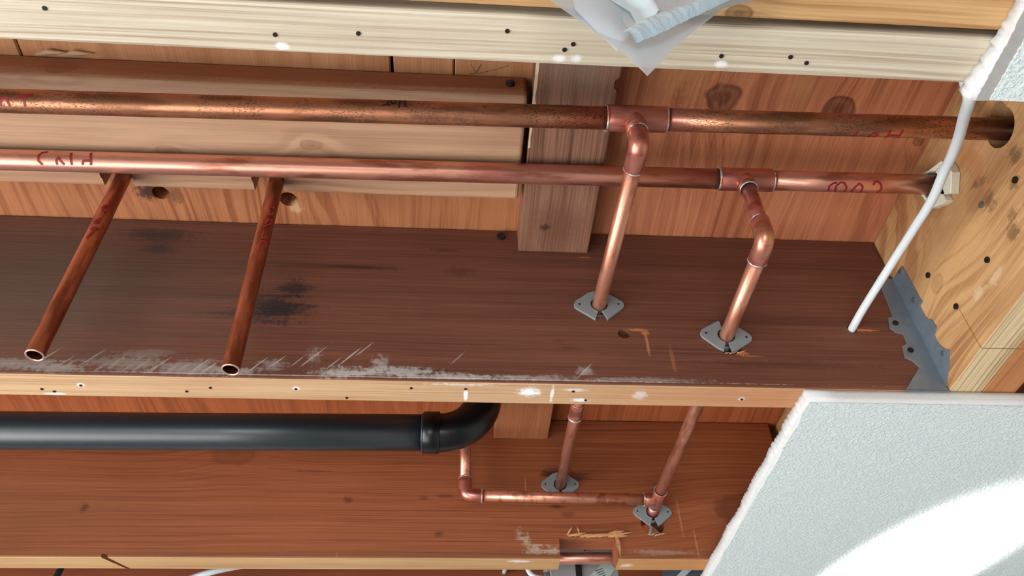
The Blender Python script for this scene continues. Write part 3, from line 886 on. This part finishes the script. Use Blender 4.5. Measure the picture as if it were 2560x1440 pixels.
dn = (PB2 - ec).normalized()
elp = fillet([ec - dr * .030, ec, ec + dn * 0.029], 0.0165, 12)
sleeve('elbow_fitting', elp, 0.0097, 'cu_fit', cold)
solder(elp[0], dr, 0.0092, cold, .0007); solder(elp[-1], dn, 0.0092, cold, .0010)
T2 = Vector((0.2955, 1.0330, 0.5735))
tube('branch_pipe', [elp[-1] - dn * .002, PB2, Vector((0.2970, .85, .5702)), T2 + Vector((0, -.02, 0))], RS, M['cu_branch'], cold, 22)
te2 = sleeve('tee_fitting', [T2 + Vector((0, -.0255, -.0005)), T2, T2 + Vector((0, .018, .0002))], 0.0094, 'cu_fit', cold)
sleeve('branch_socket', [T2 + Vector((-.004, 0, 0)), T2 + Vector((-.012, 0, 0.0004)), T2 + Vector((-.019, 0, .0006))], 0.0094, 'cu_fit', te2)
solder(T2 + Vector((0, -.0260, 0)), (0, 1, 0), 0.0091, te2, .0011); solder(T2 + Vector((-.0195, 0, 0.0006)), (1, 0, 0), 0.0091, te2, .0011); solder(T2 + Vector((0, .0185, 0)), (0, 1, 0), 0.0089, te2, .0008)
tube('collar_pipe', [T2 + Vector((0, .016, 0)), Vector((0.2946, YC + .012, 0.5712))], RS, M['cu_fit'], cold, 22)
L0 = T2 + Vector((-.018, 0, .0005)); L1 = Vector((0.0165, T2.y + .003, 0.5798))
tube('side_pipe', [L0, L0.lerp(L1, .5), L1 + Vector((.018, 0, 0))], RS, M['cu_branch'], cold, 22)
RV = Vector((0.0150, T2.y + .003, ZT - .002))
elp = fillet([L1 + Vector((.024, 0, -.0003)), L1, L1 + Vector((-.0003, 0, .027))], 0.0135, 10)
sleeve('elbow_fitting', elp, 0.0095, 'cu_fit', cold)
solder(elp[0], (1, 0, 0), 0.0092, cold, .0012); solder(elp[-1], (0, 0, 1), 0.0091, cold, .0008)
tube('riser_pipe', [elp[-1] - Vector((0, 0, .002)), RV], RS, M['cu_branch'], cold, 22)
writing([[(-0.4269, 4), (-0.4324, -5), (-0.4349, -26), (-0.4346, -53), (-0.4308, -74)], [(-0.4161, -71), (-0.4169, -50), (-0.4147, -30), (-0.4127, -49), (-0.4088, -70)], [(-0.4035, 2), (-0.402, -48), (-0.4015, -71)], [(-0.3839, 7), (-0.3821, -45), (-0.3824, -70)], [(-0.3827, -44), (-0.3895, -46), (-0.391, -69)]], CA, cd_, RM, 'ink_red', cold, .0026)
writing([[(0.4006, -116), (0.3994, -76), (0.403, -59), (0.4073, -56)], [(0.4085, -118), (0.4068, -75), (0.4109, -52), (0.4153, -55), (0.4189, -80), (0.4195, -120)], [(0.4260, -122), (0.4286, -75), (0.4321, -55), (0.4364, -71), (0.4380, -122)], [(0.4479, -63), (0.4494, -44), (0.4525, -40), (0.4565, -58), (0.4586, -85), (0.4560, -124)]], CA, cd_, RM, 'ink_red', cold, .0022)


# two open stubs hanging through the notches
def stub(base, top, label, strokes):
    b, t = Vector(base), Vector(top)
    e = empty('pipe_stub', b, label, 'copper pipe')
    tube('pipe_wall', [b, b.lerp(t, .5), t], RS, M['cu_stub'], e, 26, caps=False)
    tube('pipe_bore', [b + Vector((0, 0, .0003)), b.lerp(t, .3)], RS - .0011, M['cu_in'], e, 26, caps=False)
    v, f = [], []
    n = 32
    for k in range(n):
        a = 2 * math.pi * k / n
        for r, z in ((RS + .0001, .0004), (RS - .0001, -.0003), (RS - .0013, -.0003), (RS - .0015, .0006)):
            v.append(b + Vector((math.cos(a) * r, math.sin(a) * r, z)))
    for k in range(n):
        k2 = (k + 1) % n
        for q in range(3): f.append((k * 4 + q, k * 4 + q + 1, k2 * 4 + q + 1, k2 * 4 + q))
    add('cut_rim', v, f, M['cu_cut'], e, smooth=True)
    writing(strokes, (b.x, b.y, 0), (0, 0, 1), RS, 'ink_red', e, .0021)
    return e
stub((-0.3640, .5612, 0.4440), (-0.3648, .5625, ZT - .0006), 'leftmost open-ended copper stub hanging down by the dark joist',
     [[(0.6432, 27), (0.6353, 40), (0.6258, 31), (0.629, 3), (0.6338, 5), (0.6357, 44)], [(0.6301, -13), (0.6338, 5)], [(0.6076, -12), (0.6121, -5), (0.6148, 22), (0.6092, 22), (0.6075, -7)], [(0.5989, -23), (0.6003, 6), (0.601, 50)], [(0.6005, 13), (0.5973, 20), (0.5851, -9)]])
stub((-0.1960, .5615, 0.4327), (-0.2035, .5625, ZT - .0006), 'second open-ended copper stub from the left, lettered, hanging down',
     [[(0.6387, 19), (0.6412, -7), (0.6382, -42), (0.6292, -32), (0.6284, 14), (0.6324, 13)], [(0.6109, -24), (0.6148, 27), (0.6216, 18), (0.621, -4), (0.6145, -19)], [(0.6039, -19), (0.5929, -17), (0.595, 26)], [(0.5749, -19), (0.5876, -14), (0.5888, 16), (0.5834, 33), (0.5785, 12)]])


# grey split collars round the pipes
def half(sg, st, sb):
    P = [(st, .0208), (.0095, .0190)]
    for k in range(9):
        a = math.radians(58 - 116 * k / 8)
        P.append((.0205 + .0082 * math.cos(a), .0082 * math.sin(a)))
    P += [(.0105, -.0192), (sb, -.0222), (max(sb * .35, .0012), -.0098)]
    for k in range(15):
        a = math.radians(-80 + 160 * k / 14)
        P.append((.0098 * math.cos(a), .0098 * math.sin(a)))
    P.append((st * .6, .0098))
    return [(x * sg, z) for x, z in P]


def isolator(c, tilt, yf, label, st=.003, sb=.0062):
    e = empty('pipe_collar', (c[0], yf, c[1] - .022), label, 'pipe collar', 'grey split pipe collars')
    ca, sa = math.cos(math.radians(tilt)), math.sin(math.radians(tilt))
    B = lambda a, b, d: (c[0] + a * ca - b * sa, yf - .0002 - d * .0030, c[1] + a * sa + b * ca)
    for sg in (-1, 1):
        h = prism('collar_half', half(sg, st, sb), B, M['iso'], e, 0.0006)
        p_ = B(.0225 * sg, .0005, 1)
        v, f = cyl_geo(p_, yax, 0.0013, 0.0006, 10)
        add('screw_hole_disc', v, f, M['dark'], h)  # dark disc on the surface; the shade of a hole is its colour
    v, f = [], []
    n = 24
    for k in range(n):
        a = 2 * math.pi * k / n
        for r, y in ((.0099, yf + .004), (.0099, yf + .016), (.0112, yf + .016), (.0112, yf + .004)):
            v.append((c[0] + math.cos(a) * r, y, c[1] + math.sin(a) * r))
    for k in range(n):
        k2 = (k + 1) % n
        for q in range(4): f.append((k * 4 + q, k * 4 + (q + 1) % 4, k2 * 4 + (q + 1) % 4, k2 * 4 + q))
    add('sleeve', v, f, M['iso'], e, smooth=True)
    return e
isolator(*ISO_B[0], YB, 'grey collar on the dark joist where the straight hot branch enters', sb=.0070)
isolator(*ISO_B[1], YB, 'tilted grey collar on the dark joist at the bent cold branch', st=.006, sb=.0048)
isolator(*ISO_C[0], YC, 'grey collar on the reddish joist partly hidden behind the crosswise pipe')
ic = isolator(*ISO_C[1], YC, 'grey collar on the reddish joist just above the notch, right', st=.005, sb=.0060)
prism('tab', [(.2835, .5365), (.2872, .5345), (.2905, .5480), (.2880, .5490)], lambda a, b, d: (a, YC - .0004 - d * .0026, b), M['iso'], ic, .0004)
prism('tab', [(.2905, .5395), (.3020, .5410), (.3000, .5440), (.2908, .5432)], lambda a, b, d: (a, YC + .004 + d * .003, b), M['iso'], ic, .0004)

# cream insert round the cold main at the header
e = empty('pipe_insert', (XR, .522, .652), 'cream plastic insert where the lower main enters the header', 'pipe insert')
def ins(poly, t):
    prism('insert_segment', poly, lambda a, b, d: (XR - .0002 - d * t, a, b), M['cream'], e, 0.0006)
def arc(a0, a1, r, n=8): return [(.5252 + math.cos(math.radians(a0 + (a1 - a0) * k / n)) * r, .6818 + math.sin(math.radians(a0 + (a1 - a0) * k / n)) * r) for k in range(n + 1)]
ins([(.4915, .6800), (.4890, .6720), (.4906, .6599), (.5072, .6443), (.5150, .6520), (.5110, .6640), (.5092, .6740), (.5085, .6830)], .010)
ins([(.5445, .6870), (.5434, .6743), (.5416, .6604), (.5250, .6484), (.5185, .6460), (.5172, .6560), (.5235, .6640), (.5330, .6680), (.5395, .6760), (.5405, .6850)], .009)
ins([(.5290, .7060), (.5157, .6943), (.4935, .6830), (.4925, .6800), (.5085, .6840), (.5130, .6900), (.5250, .6960), (.5370, .6930), (.5430, .7000)], .011)

# ------------------------------------------------------------------ black drain
dr_ = empty('drain_pipe', (-0.3, .900, .57), 'black plastic drain pipe with an elbow turning up in the lower bay', 'drain pipe')
YP, ZP = 0.900, 0.5935
RP = 0.0241
tube('pipe', [(JX0 + .01, YP, ZP - .010), (-.6, YP, ZP - .004), (-.3, YP, ZP - .001), (-0.036, YP, ZP + .0022)], RP, M['abs'], dr_, 40)
sx_ = -0.0430
tube('socket_collar', [(sx_, YP, ZP + .002), (sx_ + .001, YP, ZP + .002), (sx_ + .0215, YP, ZP + .0022), (sx_ + .0225, YP, ZP + .0022)], [.0262, .0278, .0280, .0262], M['abs_fit'], dr_, 40)
ea = [(sx_ + .020, YP, ZP + .0022)]
CX, CZ, RE = sx_ + .022, ZP + .0022 + .058, .058
for k in range(13):
    a = math.radians(-90 + 90 * k / 12)
    ea.append((CX + math.cos(a) * RE, YP, CZ + math.sin(a) * RE))
ea.append((CX + RE, YP, ZT - .0004))
tube('elbow', ea, .0256, M['abs_fit'], dr_, 40)
v, f = ring_geo((sx_ - .0004, YP, ZP + .002), (1, 0, 0), 0.0250, .0012, 32)
add('cement_bead', v, f, M['abs'], dr_, smooth=True)

# ------------------------------------------------------------------ ceiling boards
def jag(n, amp, seed, sm=3):
    r_ = random.Random(seed)
    a = [r_.uniform(-1, 1) for _ in range(n)]
    b = [sum(a[max(0, i - sm):i + sm + 1]) / len(a[max(0, i - sm):i + sm + 1]) for i in range(n)]
    return [amp * (0.22 * x + 1.5 * y) for x, y in zip(a, b)]


TD = 0.0159
def gypsum_board(label, x0, x1, y0, y1, jag_y, inset, seed, ragged, paper=0.0):
    """board with a broken left edge at x0 and a cut edge at jag_y"""
    e = empty('ceiling_board', (x0, jag_y, H - TD), label, 'ceiling board')
    n = int((y1 - y0) / 0.0026)
    ys = [y0 + (y1 - y0) * k / n for k in range(n + 1)]
    layers = []
    for li, (z, off) in enumerate(((H - .0008, 0.0), (H - .005, .0012), (H - .010, -.0005), (H - TD + .0009, .002))):
        jj = jag(n + 1, ragged * .6, seed + li)
        base = jag(n + 1, ragged * 2.4, seed + 50, 9)
        row = [(x0 + off + jj[k] + base[k], ys[k], z) for k in range(n + 1)]
        m = 60
        fr = jag(m, .0007, seed + 20 + li, 4)
        yy = jag_y
        far = [(x0 + .004 + (x1 - x0 - .004) * (k + 1) / m, yy + fr[k] + (.0015 if li == 3 else 0) * (1 if jag_y == y0 else -1), z) for k in range(m)]
        far[-1] = (x1, far[-1][1], z)
        if jag_y == y0: outline = list(reversed(row)) + far + [(x1, y1, z)]
        else: outline = row + far + [(x1, y0, z)]
        layers.append(outline)
    N = len(layers[0])
    v = [p for L in layers for p in L]
    f = []
    for li in range(3):
        for k in range(N):
            k2 = (k + 1) % N
            f.append((li * N + k, li * N + k2, (li + 1) * N + k2, (li + 1) * N + k))
    f.append(tuple(range(N)))
    f.append(tuple(reversed(range(3 * N, 4 * N))))
    add('gypsum_core', v, f, M['gypsum'], e, tri=True, smooth=True)
    # painted paper on the underside
    jj = jag(n + 1, ragged * .8, seed + 90, 4)
    d = 1 if jag_y == y0 else -1
    row = [(x0 + inset + jj[k], ys[k]) for k in range(n + 1)]
    row = [(a, max(b, jag_y + .002) if d == 1 else min(b, jag_y - .002)) for a, b in row]
    if d == 1: poly = list(reversed(row)) + [(x1, jag_y + .002), (x1, y1)]
    else: poly = row + [(x1, jag_y - .002), (x1, y0)]
    pv, pf = prism_geo(poly, lambda a, b, q: (a, b, H - TD + .0006 - q * .0014))
    add('painted_face', pv, pf, M['paint'], e, tri=True)
    if paper:
        rw = [(x0 + paper + jj[k] * .9, min(ys[k], jag_y - .0012)) for k in range(n + 1)]
        pv, pf = prism_geo(rw + [(x1, jag_y - .0012), (x1, y0)], lambda a, b, q: (a, b, H - TD + .0008 - q * .0006))
        add('torn_paper', pv, pf, M['kraft'], e, tri=True)
    return e
gypsum_board('large textured white ceiling board at lower right with a broken edge', 0.3655, RX1 - .02, 0.6605, RY1 - .02, 0.6605, .0042, 3, .0016)
gypsum_board('small piece of white ceiling board in the top right corner, torn edge', 0.3620, RX1 - .02, -0.60, 0.2960, 0.2960, .0125, 41, .0026, .0030)

# ------------------------------------------------------------------ cables
o = tube('electrical_cable', spline([(.392, .2985, .60), (.384, .2990, .55), (.3755, .3005, .516), (.3800, .310, .5092), (.401, .340, .5322), (.4239, .375, .5557), (.4379, .405, .5696), (.4478, .432, .5805), (.456, .47, .5862), (.4596, .515, .5926), (.4594, .56, .595), (.4525, .63, .590), (.4487, YB, .585), (.4478, YB + .03, .5845)], 8), 0.0045, M['cable_white'], None, 14, flat=1.0)
props(o, 'white cable from the torn board corner to a hole in the dark joist', 'cable')
o = tube('electrical_cable', spline([(-.585, YD - .004, .68), (-.600, 1.36, .64), (-.6100, 1.26, .58), (-.6150, 1.25, .55), (-.625, 1.245, .52), (-.66, 1.24, .505), (-.76, 1.20, .505), (-.90, 1.18, .58), (-.92, YC + TJ + .004, .66)], 8), 0.0050, M['cable_black'], None, 14)
props(o, 'black cable showing below the far notched joist at bottom left', 'cable')
o = tube('electrical_cable', spline([(-.18, YD - .004, .68), (-.25, 1.36, .65), (-.31, 1.28, .592), (-.3613, 1.25, .5660), (-.4023, 1.25, .5530), (-.44, 1.262, .540), (-.48, 1.29, .525), (-.52, 1.36, .53), (-.54, YD - .0055, .55)], 8), 0.0052, M['cable_white'], None, 14, flat=1.5)
props(o, 'white cable sagging below the notched joist left of the metal box', 'cable')

# metal box behind the notch
bx = empty('junction_box', (.205, 1.20, .49), 'grey metal box with a sticker behind the notch at the bottom', 'junction box')
box('body', .1500, .2560, 1.170, 1.260, .485, .5720, M['box_grey'], bx, .002, 2)
box('strap', .1890, .1985, 1.1660, 1.1698, .487, .5450, M['nail'], bx, .0005, 1)
v, f = cyl_geo((.1935, 1.1655, .5395), yax, .0027, .002, 14); add('screw', v, f, M['nail_bright'], bx)
st_ = [(.1985, .5090), (.2260, .5020), (.2530, .5330), (.2430, .5415), (.2310, .5400)]
s_o = prism('sticker', st_, lambda a, b, d: (a, 1.1696 - d * .0006, b), M['sticker'], bx)
for k in range(4):
    a = Vector((.2190 + k * .0024, 1.1689, .5275 - k * .0032)); d = Vector((.012 - k * .001, 0, .0042)); n = Vector((-.0002, 0, .0006))
    add('printed_line', [a - n, a + d - n, a + d + n, a + n], [(0, 1, 2, 3)], M['print'], s_o)
box('dark_slot_strip', .2050, .2068, 1.1690, 1.1702, .5600, .5680, M['dark'], bx)  # raised dark strip, shade of a slot put into its colour
tube('cable_connector', [(.151, 1.185, .520), (.146, 1.184, .521), (.140, 1.183, .522)], [.0095, .0105, .0095], M['galv'], bx, 18)
o = tube('electrical_cable', spline([(.141, 1.183, .522), (.128, 1.182, .524), (.120, 1.184, .532), (.114, 1.19, .548), (.106, 1.24, .58), (.10, 1.35, .63), (.10, YD - .003, .66)], 8), .0042, M['cable_white'], None, 14)
props(o, 'white cable curving into the left side of the metal box', 'cable')
o = tube('copper_pipe', [(.07, 1.1300, .5290), (.2061, 1.13, .5296), (.50, 1.13, .5305)], RS + .0008, M['cu_cold'], None, 22)
props(o, 'copper pipe seen through the rectangular notch of the lower joist', 'copper pipe')
bx2 = empty('metal_bracket', (.36, 1.22, .49), 'small galvanised bracket at the bottom beside the large ceiling board', 'bracket')
prism('plate', [(.334, .49), (.420, .49), (.420, .5600), (.338, .5560)], lambda a, b, d: (a, 1.218 + d * .002, b), M['galv'], bx2)
prism('brace', [(.342, .525), (.350, .521), (.384, .550), (.376, .556)], lambda a, b, d: (a, 1.2178 - d * .006, b), M['cable_white'], bx2)

# ------------------------------------------------------------------ plastic film hanging from the top joists
K = 1.075
def film_grid(name, edgeL, edgeR, yfun, mat, parent, nu=22, nv=26, thick=0.0):
    """sheet between two edge polylines (top to bottom), (x, z) at y .2 scaled out"""
    def samp(E, t):
        E = [Vector(e) for e in E]
        L = [0]
        for a, b in zip(E[:-1], E[1:]): L.append(L[-1] + (b - a).length)
        d = t * L[-1]
        for i in range(len(E) - 1):
            if d <= L[i + 1] or i == len(E) - 2:
                s = (d - L[i]) / max(L[i + 1] - L[i], 1e-9)
                return E[i].lerp(E[i + 1], min(max(s, 0), 1))
    v, f = [], []
    for j_ in range(nv + 1):
        t = j_ / nv
        a, b = samp(edgeL, t), samp(edgeR, t)
        for i in range(nu + 1):
            s = i / nu
            q = a.lerp(b, s)
            v.append((q.x * K, .2 * K + yfun(s, t), q.y * K))
    for j_ in range(nv):
        for i in range(nu):
            k = j_ * (nu + 1) + i
            f.append((k, k + 1, k + nu + 2, k + nu + 1))
    return add(name, v, f, mat, parent, smooth=True)
TOPZ = (H - .0012) / K
fl = empty('plastic_film', (.095, .2 * K, .36), 'crumpled translucent plastic film hanging from the joists at the top', 'plastic film')
film_grid('back_sheet', [(.030, TOPZ), (.0568, .4102), (.0770, .3690), (.0873, .3360)], [(.200, TOPZ), (.144, .4195), (.1097, .3723), (.0874, .3360)],
          lambda s, t: .012 * (1 - t) + .004 * math.sin(s * 9 + t * 3) * (1 - t), M['film'], fl)
film_grid('front_fold', [(.040, TOPZ), (.0880, .4030), (.0905, .3850)], [(.205, TOPZ), (.1480, .4235), (.1440, .4200)],
          lambda s, t: .004 - .005 * math.sin(s * 7 + 1.2) * (1 - .6 * t) - .007 * math.exp(-((s - .12 - .06 * t) / .04) ** 2) - .004 * math.exp(-((s - .30 + .1 * t) / .03) ** 2), M['film_front'], fl, nu=40)
film_grid('left_fold', [(.060, TOPZ), (.0590, .4110), (.0772, .3682)], [(.100, TOPZ), (.0862, .4000), (.0905, .3850)],
          lambda s, t: .006 - .004 * math.sin(s * 3.1), M['film'], fl)
film_grid('hem', [(.0772, .3682), (.0905, .3850), (.1480, .4240), (.165, .4370)], [(.0845, .3600), (.0970, .3700), (.1490, .4170), (.166, .4310)],
          lambda s, t: -.004 - .004 * math.sin(s * math.pi) + .0004 * math.sin(t * 37) * math.sin(t * 91), M['film_hem'], fl, nu=8, nv=70)
